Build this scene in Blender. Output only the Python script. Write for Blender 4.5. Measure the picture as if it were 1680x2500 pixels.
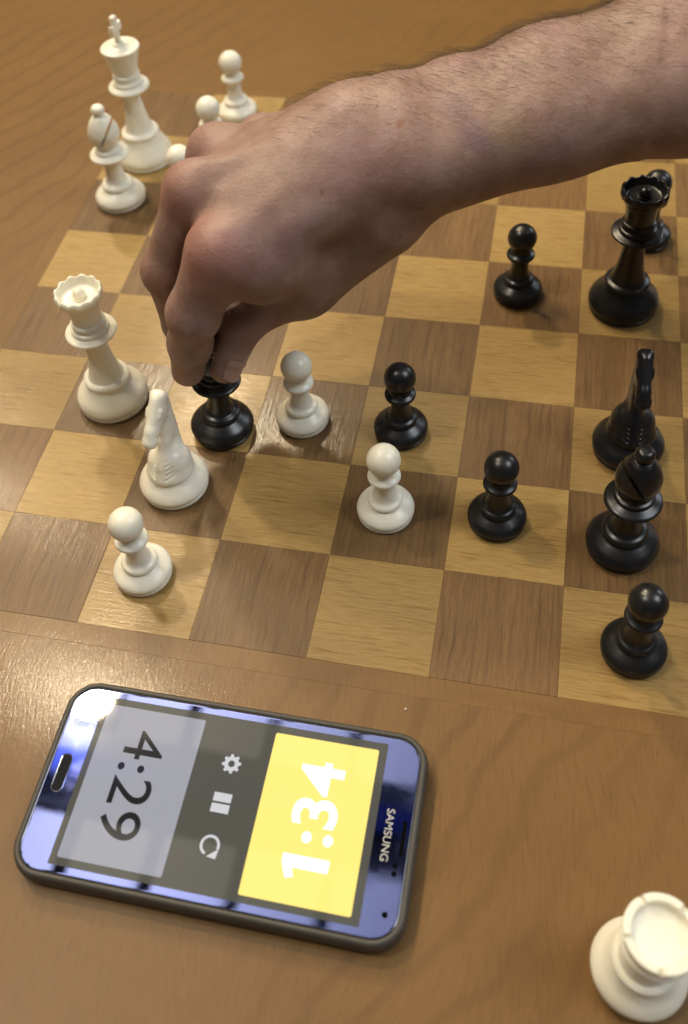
import bpy, bmesh, math, random
import numpy as np
from mathutils import Vector, Matrix

# ------------------------------------------------------------------ clearing
for o in list(bpy.data.objects):
    bpy.data.objects.remove(o, do_unlink=True)
scn = bpy.context.scene
COL = scn.collection
S = 0.052                                    # one board square, metres

# ------------------------------------------------------------------ camera
cam_d = bpy.data.cameras.new('camera')
cam = bpy.data.objects.new('camera', cam_d)
COL.objects.link(cam)
fwd = Vector((-0.192428, 0.627604, -0.754377)).normalized()
right = Vector((0.975724, 0.204285, -0.078934)).normalized()
up = right.cross(fwd).normalized()
right = fwd.cross(up).normalized()
rot = Matrix((right, up, -fwd)).transposed().to_4x4()
cam.matrix_world = Matrix.Translation(Vector((3.43952, -3.62127, 7.49697)) * S) @ rot
cam_d.sensor_fit = 'VERTICAL'
cam_d.sensor_height = 36.0
cam_d.lens = 2466.175 / 2500 * 36.0
cam_d.shift_x = (840 - 768.706) / 2500
cam_d.shift_y = (1000.612 - 1250) / 2500
cam_d.clip_start = 0.01
cam_d.clip_end = 50
cam_d.dof.use_dof = True
cam_d.dof.focus_distance = 8.5 * S
cam_d.dof.aperture_fstop = 8.0
scn.camera = cam

# ------------------------------------------------------------------ light
world = bpy.data.worlds.new('World')
scn.world = world
world.use_nodes = True
bg = world.node_tree.nodes['Background']
bg.inputs['Color'].default_value = (1.0, 0.98, 0.95, 1)
bg.inputs['Strength'].default_value = 0.07

def lamp_point(name, p, watts, col, radius=0.055):
    d = bpy.data.lights.new(name, 'POINT')
    d.energy = watts; d.color = col; d.shadow_soft_size = radius
    o = bpy.data.objects.new(name, d); COL.objects.link(o)
    o.location = Vector(p) * S
    return o
WARM = (1.0, 0.82, 0.55)
SOFT = (1.0, 0.91, 0.78)
lamp_point('ceiling_lamp_light', (-15.7, 15.1, 39.5), 62, WARM)
lamp_point('ceiling_lamp_light', (-16.5, -4.0, 39.5), 52, SOFT)
lamp_point('ceiling_lamp_light', (-14.7, 34.1, 39.5), 118, WARM, 0.085)
lamp_point('ceiling_lamp_light', (-27.0, 26.5, 39.5), 52, WARM)

def lamp_area(name, p, target, size, watts, col):
    d = bpy.data.lights.new(name, 'AREA')
    d.shape = 'RECTANGLE'; d.size, d.size_y = size
    d.energy = watts; d.color = col
    o = bpy.data.objects.new(name, d); COL.objects.link(o)
    o.location = Vector(p) * S
    o.rotation_euler = (Vector(target) * S - o.location).to_track_quat('-Z', 'Y').to_euler()
    return o
lamp_area('window_light', (33, 3, 39), (2, 3, 0), (1.0, 1.0), 32, (0.90, 0.95, 1.0))
lamp_area('window_light', (46, 46, 24), (2, 3, 0), (0.9, 1.1), 16, (0.82, 0.91, 1.0))

scn.view_settings.view_transform = 'Standard'
scn.view_settings.look = 'None'
scn.view_settings.exposure = -0.15
scn.view_settings.gamma = 1.0
scn.view_settings.use_curve_mapping = False

# ------------------------------------------------------------------ helpers
def tag(o, label=None, cat=None, group=None, kind=None):
    if label: o['label'] = label
    if cat: o['category'] = cat
    if group: o['group'] = group
    if kind: o['kind'] = kind
    return o

def empty(name, loc=(0, 0, 0), rz=0.0):
    o = bpy.data.objects.new(name, None); COL.objects.link(o)
    o.empty_display_size = 0.01
    o.location = loc; o.rotation_euler = (0, 0, rz)
    return o

def link(name, me, mat=None, parent=None, loc=None):
    o = bpy.data.objects.new(name, me); COL.objects.link(o)
    if mat is not None and not me.materials: me.materials.append(mat)
    if parent is not None: o.parent = parent
    if loc is not None: o.location = loc
    return o

def mesh_from(name, verts, faces, smooth=True, sharp=None):
    me = bpy.data.meshes.new(name)
    me.from_pydata([tuple(v) for v in verts], [], faces)
    me.update()
    if smooth:
        me.polygons.foreach_set('use_smooth', [True] * len(me.polygons))
        if sharp: me.set_sharp_from_angle(angle=math.radians(sharp))
    return me

def bm_mesh(name, bm, smooth=False, sharp=None):
    me = bpy.data.meshes.new(name)
    bmesh.ops.recalc_face_normals(bm, faces=bm.faces)
    bm.to_mesh(me); bm.free()
    if smooth:
        me.polygons.foreach_set('use_smooth', [True] * len(me.polygons))
        if sharp: me.set_sharp_from_angle(angle=math.radians(sharp))
    return me

# ------------------------------------------------------------------ materials
class NT:
    def __init__(self, name):
        self.m = bpy.data.materials.new(name); self.m.use_nodes = True
        self.t = self.m.node_tree; self.n = self.t.nodes
        self.p = self.n['Principled BSDF']
    def node(self, typ, **kw):
        n = self.n.new(typ)
        for k, v in kw.items():
            if k in n.inputs.keys(): pass
            setattr(n, k, v)
        return n
    def l(self, a, b): self.t.links.new(a, b)
    def val(self, sock, v): sock.default_value = v
    def obj_coord(self, rnd=0.0):
        tc = self.node('ShaderNodeTexCoord')
        if not rnd: return tc.outputs['Object']
        oi = self.node('ShaderNodeObjectInfo')
        c = self.node('ShaderNodeCombineXYZ')
        m1 = self.math('MULTIPLY', oi.outputs['Random'], rnd)
        m2 = self.math('MULTIPLY', oi.outputs['Random'], rnd * 3.7)
        self.l(m1, c.inputs[0]); self.l(m2, c.inputs[1])
        a = self.node('ShaderNodeVectorMath', operation='ADD')
        self.l(tc.outputs['Object'], a.inputs[0]); self.l(c.outputs[0], a.inputs[1])
        return a.outputs[0]
    def math(self, op, a, b=0.0, clamp=False):
        n = self.node('ShaderNodeMath', operation=op); n.use_clamp = clamp
        for i, x in enumerate((a, b)):
            if isinstance(x, (int, float)): n.inputs[i].default_value = x
            else: self.l(x, n.inputs[i])
        return n.outputs[0]
    def mapping(self, v, scale=(1, 1, 1), rotz=0.0):
        n = self.node('ShaderNodeMapping')
        n.inputs['Scale'].default_value = scale
        n.inputs['Rotation'].default_value = (0, 0, rotz)
        self.l(v, n.inputs['Vector']); return n.outputs[0]
    def noise(self, v, scale, detail=3, rough=0.5, dist=0.0):
        n = self.node('ShaderNodeTexNoise')
        n.inputs['Scale'].default_value = scale; n.inputs['Detail'].default_value = detail
        n.inputs['Roughness'].default_value = rough; n.inputs['Distortion'].default_value = dist
        if v is not None: self.l(v, n.inputs['Vector'])
        return n.outputs['Fac'], n.outputs['Color']
    def ramp(self, f, stops):
        n = self.node('ShaderNodeValToRGB')
        e = n.color_ramp.elements
        while len(e) < len(stops): e.new(0.5)
        for x, (p, c) in zip(e, stops):
            x.position = p; x.color = tuple(c) + (1,) if len(c) == 3 else c
        self.l(f, n.inputs[0]); return n.outputs[0]
    def mix(self, f, a, b, mode='MIX'):
        n = self.node('ShaderNodeMix'); n.data_type = 'RGBA'; n.blend_type = mode
        for s, x in ((n.inputs[0], f), (n.inputs[6], a), (n.inputs[7], b)):
            if isinstance(x, (int, float)): s.default_value = x
            elif isinstance(x, (tuple, list)): s.default_value = tuple(x) + (1,) if len(x) == 3 else x
            else: self.l(x, s)
        return n.outputs[2]
    def bump(self, h, strength, dist):
        n = self.node('ShaderNodeBump')
        n.inputs['Strength'].default_value = strength; n.inputs['Distance'].default_value = dist
        self.l(h, n.inputs['Height']); self.l(n.outputs[0], self.p.inputs['Normal'])
        return n

def simple(name, col, rough=0.4, metal=0.0, spec=0.5, emit=None, estr=0.0, coat=0.0):
    t = NT(name); p = t.p
    p.inputs['Base Color'].default_value = tuple(col) + (1,)
    p.inputs['Roughness'].default_value = rough; p.inputs['Metallic'].default_value = metal
    p.inputs['Specular IOR Level'].default_value = spec
    p.inputs['Coat Weight'].default_value = coat
    if emit:
        p.inputs['Emission Color'].default_value = tuple(emit) + (1,)
        p.inputs['Emission Strength'].default_value = estr
    return t.m

def varnish(t, h, base_rough=0.42, coat=0.20, crough=0.14, bstr=0.18):
    p = t.p
    p.inputs['Roughness'].default_value = base_rough
    p.inputs['Specular IOR Level'].default_value = 0.22
    p.inputs['Coat Weight'].default_value = coat
    p.inputs['Coat Roughness'].default_value = crough
    b = t.bump(h, bstr, 0.0005)
    t.l(b.outputs[0], p.inputs['Coat Normal'])

def wood_light():
    t = NT('light_square_wood')
    v = t.obj_coord(9.0)
    warp = t.noise(v, 30, 2)[1]
    w = t.node('ShaderNodeVectorMath', operation='MULTIPLY_ADD')
    t.l(warp, w.inputs[0]); w.inputs[1].default_value = (0.0, 0.0016, 0.0); t.l(v, w.inputs[2])
    streak = t.noise(t.mapping(w.outputs[0], (52, 800, 1)), 1.0, 3, 0.6)[0]
    fine = t.noise(t.mapping(v, (130, 1500, 1)), 1.0, 2, 0.6)[0]
    band = t.noise(t.mapping(v, (9, 70, 1)), 1.0, 2)[0]
    c = t.ramp(streak, [(0.30, (0.19, 0.108, 0.028)), (0.39, (0.295, 0.178, 0.049)), (0.46, (0.345, 0.226, 0.076)), (0.8, (0.385, 0.258, 0.092))])
    c = t.mix(t.ramp(fine, [(0.35, (0.55, 0.55, 0.55)), (0.55, (0, 0, 0))]), c, (0.23, 0.138, 0.045))
    c = t.mix(0.55, c, t.mix(band, (0.72, 0.66, 0.58), (1.18, 1.14, 1.08)), 'MULTIPLY')
    vo = t.node('ShaderNodeTexVoronoi'); vo.inputs['Scale'].default_value = 42
    t.l(v, vo.inputs['Vector'])
    fl = t.math('MULTIPLY', t.math('LESS_THAN', vo.outputs['Distance'], 0.05), t.math('GREATER_THAN', t.noise(v, 23, 1)[0], 0.60))
    c = t.mix(fl, c, (0.05, 0.03, 0.015))
    oi = t.node('ShaderNodeObjectInfo')
    c = t.mix(oi.outputs['Random'], t.mix(0.10, c, (0.5, 0.29, 0.09)), t.mix(0.08, c, (0.50, 0.36, 0.16)))
    tone = t.node('ShaderNodeMapRange'); t.l(t.math('FRACT', t.math('MULTIPLY', oi.outputs['Random'], 7.31)), tone.inputs[0]); tone.inputs[3].default_value = 0.86; tone.inputs[4].default_value = 1.14
    tv = t.node('ShaderNodeCombineXYZ')
    for q in range(3): t.l(tone.outputs[0], tv.inputs[q])
    c = t.mix(1.0, c, tv.outputs[0], 'MULTIPLY')
    t.l(c, t.p.inputs['Base Color'])
    varnish(t, t.math('ADD', streak, t.math('MULTIPLY', fine, 0.6)))
    return t.m

def wood_dark():
    t = NT('dark_square_wood')
    v = t.obj_coord(9.0)
    warp = t.noise(v, 22, 2)[1]
    w = t.node('ShaderNodeVectorMath', operation='MULTIPLY_ADD')
    t.l(warp, w.inputs[0]); w.inputs[1].default_value = (0.006, 0.0, 0.0); t.l(v, w.inputs[2])
    streak = t.noise(t.mapping(w.outputs[0], (520, 22, 1)), 1.0, 3, 0.55)[0]
    fine = t.noise(t.mapping(v, (1700, 110, 1)), 1.0, 2, 0.6)[0]
    band = t.noise(t.mapping(w.outputs[0], (85, 6, 1)), 1.0, 3)[0]
    c = t.ramp(streak, [(0.28, (0.092, 0.049, 0.016)), (0.45, (0.166, 0.093, 0.033)), (0.62, (0.197, 0.113, 0.041)), (0.8, (0.232, 0.137, 0.052))])
    c = t.mix(t.ramp(fine, [(0.36, (0.6, 0.6, 0.6)), (0.54, (0, 0, 0))]), c, (0.11, 0.06, 0.028))
    c = t.mix(0.8, c, t.mix(band, (0.55, 0.52, 0.5), (1.32, 1.30, 1.27)), 'MULTIPLY')
    oi = t.node('ShaderNodeObjectInfo')
    c = t.mix(oi.outputs['Random'], t.mix(0.14, c, (0.25, 0.12, 0.040)), t.mix(0.12, c, (0.17, 0.115, 0.066)))
    tone = t.node('ShaderNodeMapRange'); t.l(t.math('FRACT', t.math('MULTIPLY', oi.outputs['Random'], 7.31)), tone.inputs[0]); tone.inputs[3].default_value = 0.86; tone.inputs[4].default_value = 1.14
    tv = t.node('ShaderNodeCombineXYZ')
    for q in range(3): t.l(tone.outputs[0], tv.inputs[q])
    c = t.mix(1.0, c, tv.outputs[0], 'MULTIPLY')
    t.l(c, t.p.inputs['Base Color'])
    varnish(t, t.math('ADD', streak, t.math('MULTIPLY', fine, 0.7)))
    return t.m

def wood_table(name, seed, along, dark=1.0):
    t = NT(name)
    v = t.obj_coord()
    off = t.node('ShaderNodeVectorMath', operation='ADD')
    t.l(v, off.inputs[0]); off.inputs[1].default_value = (seed, seed * 0.37, 0)
    v = off.outputs[0]
    warp = t.noise(v, 5.5, 3, 0.5)[1]
    w = t.node('ShaderNodeVectorMath', operation='MULTIPLY_ADD')
    t.l(warp, w.inputs[0]); w.inputs[1].default_value = (0.06, 0.06, 0.0); t.l(v, w.inputs[2])
    wv = t.node('ShaderNodeTexWave'); wv.wave_type = 'BANDS'; wv.bands_direction = 'X'
    wv.inputs['Scale'].default_value = 17; wv.inputs['Distortion'].default_value = 3.2
    wv.inputs['Detail'].default_value = 3; wv.inputs['Detail Scale'].default_value = 1.6
    t.l(t.mapping(w.outputs[0], (1, 1, 1), along), wv.inputs['Vector'])
    fib = t.noise(t.mapping(w.outputs[0], (1100, 90, 1), along), 1.0, 3, 0.65)[0]
    blot = t.noise(v, 14, 4, 0.55)[0]
    k = dark
    msk = t.ramp(t.noise(v, 3.2, 2)[0], [(0.42, (0, 0, 0)), (0.60, (1, 1, 1))])
    ln = t.math('MULTIPLY', t.ramp(wv.outputs['Fac'], [(0.0, (0.75, 0.75, 0.75)), (0.30, (0, 0, 0))]), msk)
    c = t.mix(ln, (0.300 * k, 0.158 * k, 0.045 * k), (0.232 * k, 0.117 * k, 0.033 * k))
    c = t.mix(t.ramp(fib, [(0.30, (0.6, 0.6, 0.6)), (0.52, (0, 0, 0))]), c, (0.205 * k, 0.102 * k, 0.029 * k))
    c = t.mix(0.7, c, t.mix(blot, (0.72, 0.70, 0.66), (1.24, 1.22, 1.18)), 'MULTIPLY')
    t.l(c, t.p.inputs['Base Color'])
    varnish(t, t.math('ADD', t.math('MULTIPLY', fib, 0.7), t.math('MULTIPLY', t.noise(t.mapping(v, (900, 240, 1), along), 1.0, 3, 0.7)[0], 0.9)), bstr=0.13, coat=0.28, crough=0.13)
    return t.m

M_LIGHT, M_DARK = wood_light(), wood_dark()
M_TABLE = wood_table('tabletop_wood', 0.0, math.radians(30), 0.61)
M_STRIP = wood_table('border_wood', 3.3, math.radians(84), 0.62)

def plastic_white():
    t = NT('ivory_plastic')
    v = t.obj_coord(3.0)
    n = t.noise(v, 60, 3)[0]
    c = t.mix(n, (0.84, 0.80, 0.655), (0.89, 0.855, 0.72))
    t.l(c, t.p.inputs['Base Color'])
    t.p.inputs['Roughness'].default_value = 0.30
    t.p.inputs['Specular IOR Level'].default_value = 0.5
    t.p.inputs['Subsurface Weight'].default_value = 0.25
    t.p.inputs['Subsurface Radius'].default_value = (0.004, 0.003, 0.0015)
    t.p.inputs['Subsurface Scale'].default_value = 1.0
    t.bump(t.noise(v, 220, 2)[0], 0.05, 0.0004)
    return t.m

def plastic_black():
    t = NT('black_plastic')
    v = t.obj_coord(3.0)
    n = t.noise(v, 110, 4, 0.6)[0]
    t.l(t.mix(n, (0.006, 0.006, 0.007), (0.014, 0.013, 0.013)), t.p.inputs['Base Color'])
    r = t.node('ShaderNodeMapRange'); t.l(n, r.inputs[0])
    r.inputs[3].default_value = 0.22; r.inputs[4].default_value = 0.38
    t.l(r.outputs[0], t.p.inputs['Roughness'])
    t.p.inputs['Specular IOR Level'].default_value = 0.5
    t.bump(t.noise(v, 260, 2)[0], 0.06, 0.0004)
    return t.m

M_WHITE, M_BLACK = plastic_white(), plastic_black()
M_FELT = simple('dark_felt', (0.02, 0.028, 0.022), 0.95, spec=0.1)

# ------------------------------------------------------------------ table
table = empty('chess_table', (2 * S, 4 * S, 0))
tag(table, 'brown wooden table top with an inlaid light and dark chessboard', 'table')
TC = Vector((2 * S, 4 * S, 0))
B = 4 * S                                   # half the chequered field
ST = 0.185 * S                              # border strip width

def tabletop():
    xs = [-15 * S, -B - ST, B + ST, 15 * S]
    ys = [-10 * S, -B - ST, B + ST, 16 * S]
    bm = bmesh.new()
    top = [[bm.verts.new((x, y, 0)) for y in ys] for x in xs]
    for i in range(3):
        for j in range(3):
            if (i, j) != (1, 1):
                bm.faces.new((top[i][j], top[i + 1][j], top[i + 1][j + 1], top[i][j + 1]))
    low = [[bm.verts.new((x, y, -0.024)) for y in (ys[0], ys[3])] for x in (xs[0], xs[3])]
    # outer sides
    for j in range(3):
        pass
    ring_t = [top[0][0], top[1][0], top[2][0], top[3][0], top[3][1], top[3][2], top[3][3], top[2][3], top[1][3], top[0][3], top[0][2], top[0][1]]
    ring_b = [bm.verts.new((v.co.x, v.co.y, -0.024)) for v in ring_t]
    n = len(ring_t)
    for i in range(n):
        bm.faces.new((ring_t[i], ring_t[(i + 1) % n], ring_b[(i + 1) % n], ring_b[i]))
    bm.faces.new(ring_b)
    for r in low:
        for v in r: bm.verts.remove(v)
    # recess under the inlay
    it = [top[1][1], top[2][1], top[2][2], top[1][2]]
    ib = [bm.verts.new((v.co.x, v.co.y, -0.003)) for v in it]
    for i in range(4):
        bm.faces.new((it[i], it[(i + 1) % 4], ib[(i + 1) % 4], ib[i]))
    bm.faces.new(ib)
    return bm_mesh('tabletop', bm)
link('tabletop', tabletop(), M_TABLE, table)

def slab(name, sx, sy, h, bev=0.00009):
    bm = bmesh.new()
    bmesh.ops.create_cube(bm, size=1.0)
    bmesh.ops.scale(bm, vec=(sx, sy, h), verts=bm.verts)
    bmesh.ops.translate(bm, vec=(0, 0, -h / 2), verts=bm.verts)
    ed = [e for e in bm.edges if all(v.co.z > -1e-6 for v in e.verts)]
    bmesh.ops.bevel(bm, geom=ed, offset=bev, segments=1, affect='EDGES')
    return bm_mesh(name, bm)

gap = 0.00005
for k in range(4):
    horiz = k % 2 == 0
    L = 2 * B + (2 * ST if horiz else 0)
    me = slab('border_strip', L - gap, ST - gap, 0.0026) if horiz else slab('border_strip', ST - gap, L - gap, 0.0026)
    sgn = -1 if k < 2 else 1
    loc = (0, sgn * (B + ST / 2), 0) if horiz else (sgn * (B + ST / 2), 0, 0)
    link('border_strip', me, M_STRIP, table, loc)

sq_light = slab('light_square', S - gap, S - gap, 0.0026); sq_light.materials.append(M_LIGHT)
sq_dark = slab('dark_square', S - gap, S - gap, 0.0026); sq_dark.materials.append(M_DARK)
rng = random.Random(5)
for c in range(8):
    for r in range(8):
        lightsq = (c - 2 + r) % 2 == 0
        o = link('light_square' if lightsq else 'dark_square', sq_light if lightsq else sq_dark, None, table,
                 ((c - 3.5) * S, (r - 3.5) * S, rng.uniform(-0.00004, 0.00004)))

# ------------------------------------------------------------------ ceiling, seen in the glass of the phone
M_CEIL = simple('ceiling_paint', (0.76, 0.80, 0.88), 0.8)
M_SLAT = simple('dark_slat_paint', (0.02, 0.02, 0.025), 0.7)
M_BEAM = simple('beam_paint', (0.22, 0.24, 0.30), 0.7)
M_BLUE = simple('blue_paint', (0.10, 0.16, 0.75), 0.6)
def box_mesh(name, x0, x1, y0, y1, z0, z1):
    bm = bmesh.new()
    bmesh.ops.create_cube(bm, size=1.0)
    bmesh.ops.scale(bm, vec=((x1 - x0) * S, (y1 - y0) * S, (z1 - z0) * S), verts=bm.verts)
    bmesh.ops.translate(bm, vec=((x0 + x1) / 2 * S, (y0 + y1) / 2 * S, (z0 + z1) / 2 * S), verts=bm.verts)
    return bm_mesh(name, bm)
ceiling = link('ceiling', box_mesh('ceiling', -75, 75, -60, 95, 52, 53), M_CEIL)
tag(ceiling, kind='structure')
for k in range(-7, 9):
    x = -14.6 + 4.07 * k
    link('ceiling_slat', box_mesh('ceiling_slat', x - 0.27, x + 0.27, -50, 90, 40.1, 40.58), M_SLAT, ceiling)
link('ceiling_beam', box_mesh('ceiling_beam', -70, 70, 9.75, 13.55, 39.9, 40.08), M_BEAM, ceiling)
link('ceiling_stripe', box_mesh('ceiling_stripe', -70, 70, 11.25, 12.45, 39.75, 39.88), M_BLUE, ceiling)
link('ceiling_cable_duct', box_mesh('ceiling_cable_duct', -70, 70, 10.95, 11.2, 39.7, 39.88), M_SLAT, ceiling)
link('ceiling_cable_duct', box_mesh('ceiling_cable_duct', -70, 70, 9.45, 9.7, 39.7, 40.08), M_SLAT, ceiling)

# ------------------------------------------------------------------ chess pieces
MM = 0.001
def spline(points, sub=6):
    """(r,z) control points; a third item marks a corner. Catmull-Rom between corners."""
    pts = [(p[0], p[1]) for p in points]
    cor = [len(p) > 2 or i in (0, len(points) - 1) for i, p in enumerate(points)]
    out = []
    for i in range(len(pts) - 1):
        p1, p2 = np.array(pts[i]), np.array(pts[i + 1])
        p0 = np.array(pts[i - 1]) if not cor[i] else p1 - (p2 - p1)
        p3 = np.array(pts[i + 2]) if not cor[i + 1] else p2 + (p2 - p1)
        for k in range(sub):
            t = k / sub
            q = 0.5 * ((2 * p1) + (-p0 + p2) * t + (2 * p0 - 5 * p1 + 4 * p2 - p3) * t * t + (-p0 + 3 * p1 - 3 * p2 + p3) * t ** 3)
            out.append((max(q[0], 0.0), q[1]))
    out.append(pts[-1])
    return out

def lathe(name, prof, seg=56, fz=None, sharp=38):
    verts, faces, rings = [], [], []
    for i, (r, z) in enumerate(prof):
        if r < 1e-4:
            rings.append([len(verts)]); verts.append((0, 0, z * MM))
        else:
            ids = []
            for k in range(seg):
                a = 2 * math.pi * k / seg
                rr, zz = (r, z) if fz is None else fz(r, z, a, i)
                ids.append(len(verts)); verts.append((rr * MM * math.cos(a), rr * MM * math.sin(a), zz * MM))
            rings.append(ids)
    for A, Bq in zip(rings, rings[1:]):
        if len(A) == 1 and len(Bq) == 1: continue
        for k in range(seg):
            k2 = (k + 1) % seg
            if len(A) == 1: faces.append((A[0], Bq[k2], Bq[k]))
            elif len(Bq) == 1: faces.append((A[k], A[k2], Bq[0]))
            else: faces.append((A[k], A[k2], Bq[k2], Bq[k]))
    return mesh_from(name, verts, faces, True, sharp)

def sphere_prof(z0, r, zstart, rend=0.0, n=14):
    a0 = math.acos(max(-1, min(1, (zstart - z0) / r)))
    return [(max(r * math.sin(a0 * (1 - k / n)), 0.0 if k == n else 1e-3), z0 + r * math.cos(a0 * (1 - k / n))) for k in range(n + 1)]

def foot(R, hs):
    """foot, groove and bulging shoulder up to height hs, ending at radius re."""
    return [(0, 0.4), (R - 1.3, 0.4, 1), (R - 0.7, 0.5), (R - 0.35, 1.4), (R - 0.5, 2.35, 1), (R - 0.75, 2.6), (R - 0.45, 2.9, 1)]

def pawn_meshes():
    base = spline(foot(13.4, 0) + [(13.4, 4.1), (13.0, 5.6), (11.8, 7.0), (10.0, 8.3), (8.3, 9.4), (7.7, 9.9, 1), (8.15, 10.7), (8.2, 11.6), (7.6, 12.6), (6.2, 13.6), (5.4, 15.0, 1)])
    stem = spline([(5.4, 15.0), (4.85, 17.5), (4.6, 21.0), (4.75, 24.2), (5.5, 26.2), (6.4, 27.0)])
    collar = spline([(6.4, 27.0), (7.1, 27.2), (7.5, 28.1), (7.2, 29.1), (6.2, 29.8), (5.2, 30.6), (4.9, 31.6), (4.9, 32.6)])
    head = [(4.7, 32.4)] + sphere_prof(39.4, 7.65, 33.4)
    return [('base', lathe('pawn_base', base)), ('stem', lathe('pawn_stem', stem)), ('collar', lathe('pawn_collar', collar)), ('head', lathe('pawn_head', head))]

def queen_crown():
    prof = spline([(7.3, 59.6), (7.5, 62.5), (8.2, 67.0), (9.6, 71.0), (11.6, 73.2, 1), (12.0, 74.6), (11.9, 76.6), (11.2, 77.6, 1), (10.3, 77.2), (9.4, 74.6), (8.6, 73.0), (6.0, 72.6), (0, 72.6)], 5)
    N = 12
    def fz(r, z, a, i):
        c = 0.5 + 0.5 * math.cos(N * a)
        if z > 73.0 and r > 8.0:
            w = min(1, (z - 73.0) / 3.0)
            return r + w * (0.35 * c - 0.2) * (1 if r > 10.5 else 0), z - w * 1.15 * (1 - c ** 0.8)
        return r, z
    return lathe('queen_crown', [(r * (0.97 if z > 70 else 1.0), z) for r, z in prof], 120, fz)

def queen_meshes():
    base = spline(foot(18.4, 0) + [(18.5, 4.6), (18.2, 6.6), (17.0, 9.0), (14.4, 12.0), (12.2, 14.6), (11.0, 16.6, 1), (11.7, 17.3), (11.8, 18.3), (11.0, 19.3), (9.3, 20.2, 1)])
    stem = spline([(9.3, 20.2), (8.3, 22.5), (6.9, 29.0), (5.9, 37.0), (5.5, 43.0), (6.2, 46.5), (8.0, 48.6), (9.8, 49.4)])
    collar = spline([(9.8, 49.4), (12.0, 49.7), (12.8, 50.5), (12.4, 51.3), (10.6, 51.9), (9.3, 52.3, 1), (9.5, 53.0), (9.1, 54.0), (8.2, 54.5, 1), (7.7, 55.5), (8.0, 56.5, 1), (8.5, 57.1), (8.3, 58.0), (7.5, 58.6, 1), (7.3, 59.6)])
    ball = [(3.4, 72.5), (3.6, 73.6)] + sphere_prof(74.6, 3.1, 73.7, n=8)
    return [('base', lathe('queen_base', base)), ('stem', lathe('queen_stem', stem)), ('collar', lathe('queen_collar', collar)), ('crown', queen_crown()), ('finial', lathe('queen_finial', ball, 32))]

def king_meshes():
    base = spline(foot(18.5, 0) + [(18.6, 4.6), (18.4, 6.6), (17.4, 9.0), (15.2, 12.6), (13.2, 16.0), (11.8, 19.4, 1), (12.2, 20.4), (12.2, 21.6), (11.2, 22.7), (9.4, 23.6, 1)])
    stem = spline([(9.4, 23.6), (8.4, 26.0), (7.0, 33.0), (5.9, 41.0), (5.4, 46.5), (6.2, 50.0), (8.0, 52.0), (10.0, 52.9)])
    collar = spline([(10.0, 52.9), (12.2, 53.2), (12.9, 54.1), (12.4, 55.0), (10.8, 55.8), (9.4, 56.4, 1), (9.6, 57.4), (9.2, 58.4), (8.2, 59.0, 1), (7.8, 60.2), (8.0, 61.2, 1), (8.5, 61.9), (8.3, 63.0), (7.6, 63.6, 1)])
    head = spline([(7.6, 63.6), (8.3, 67.0), (9.6, 72.5), (11.4, 78.2), (12.0, 79.6), (11.8, 80.5), (10.8, 80.9), (6.2, 81.2), (4.4, 81.6), (3.6, 82.6), (3.0, 83.4), (0, 83.6)])
    # cross pattee, a flat plate with flared arms
    o = [(-1.9, 82.8), (1.9, 82.8), (1.5, 86.0), (1.7, 90.6), (4.9, 89.4), (5.4, 92.6), (4.9, 95.6), (1.7, 94.4), (2.3, 98.6), (1.8, 100.0), (-1.8, 100.0), (-2.3, 98.6), (-1.7, 94.4), (-4.9, 95.6), (-5.4, 92.6), (-4.9, 89.4), (-1.7, 90.6), (-1.5, 86.0)]
    bm = bmesh.new()
    f = [bm.verts.new((0, -1.5 * MM, 0)) for _ in ()]
    va = [bm.verts.new((x * MM, -1.55 * MM, z * MM)) for x, z in o]
    fa = bm.faces.new(va)
    ex = bmesh.ops.extrude_face_region(bm, geom=[fa])
    bmesh.ops.translate(bm, vec=(0, 3.1 * MM, 0), verts=[v for v in ex['geom'] if isinstance(v, bmesh.types.BMVert)])
    bmesh.ops.bevel(bm, geom=list(bm.edges), offset=0.55 * MM, segments=2, affect='EDGES', profile=0.6)
    cross = bm_mesh('king_cross', bm, True, 50)
    return [('base', lathe('king_base', base)), ('stem', lathe('king_stem', stem)), ('collar', lathe('king_collar', collar)), ('head', lathe('king_head', head)), ('cross', cross)]

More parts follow.
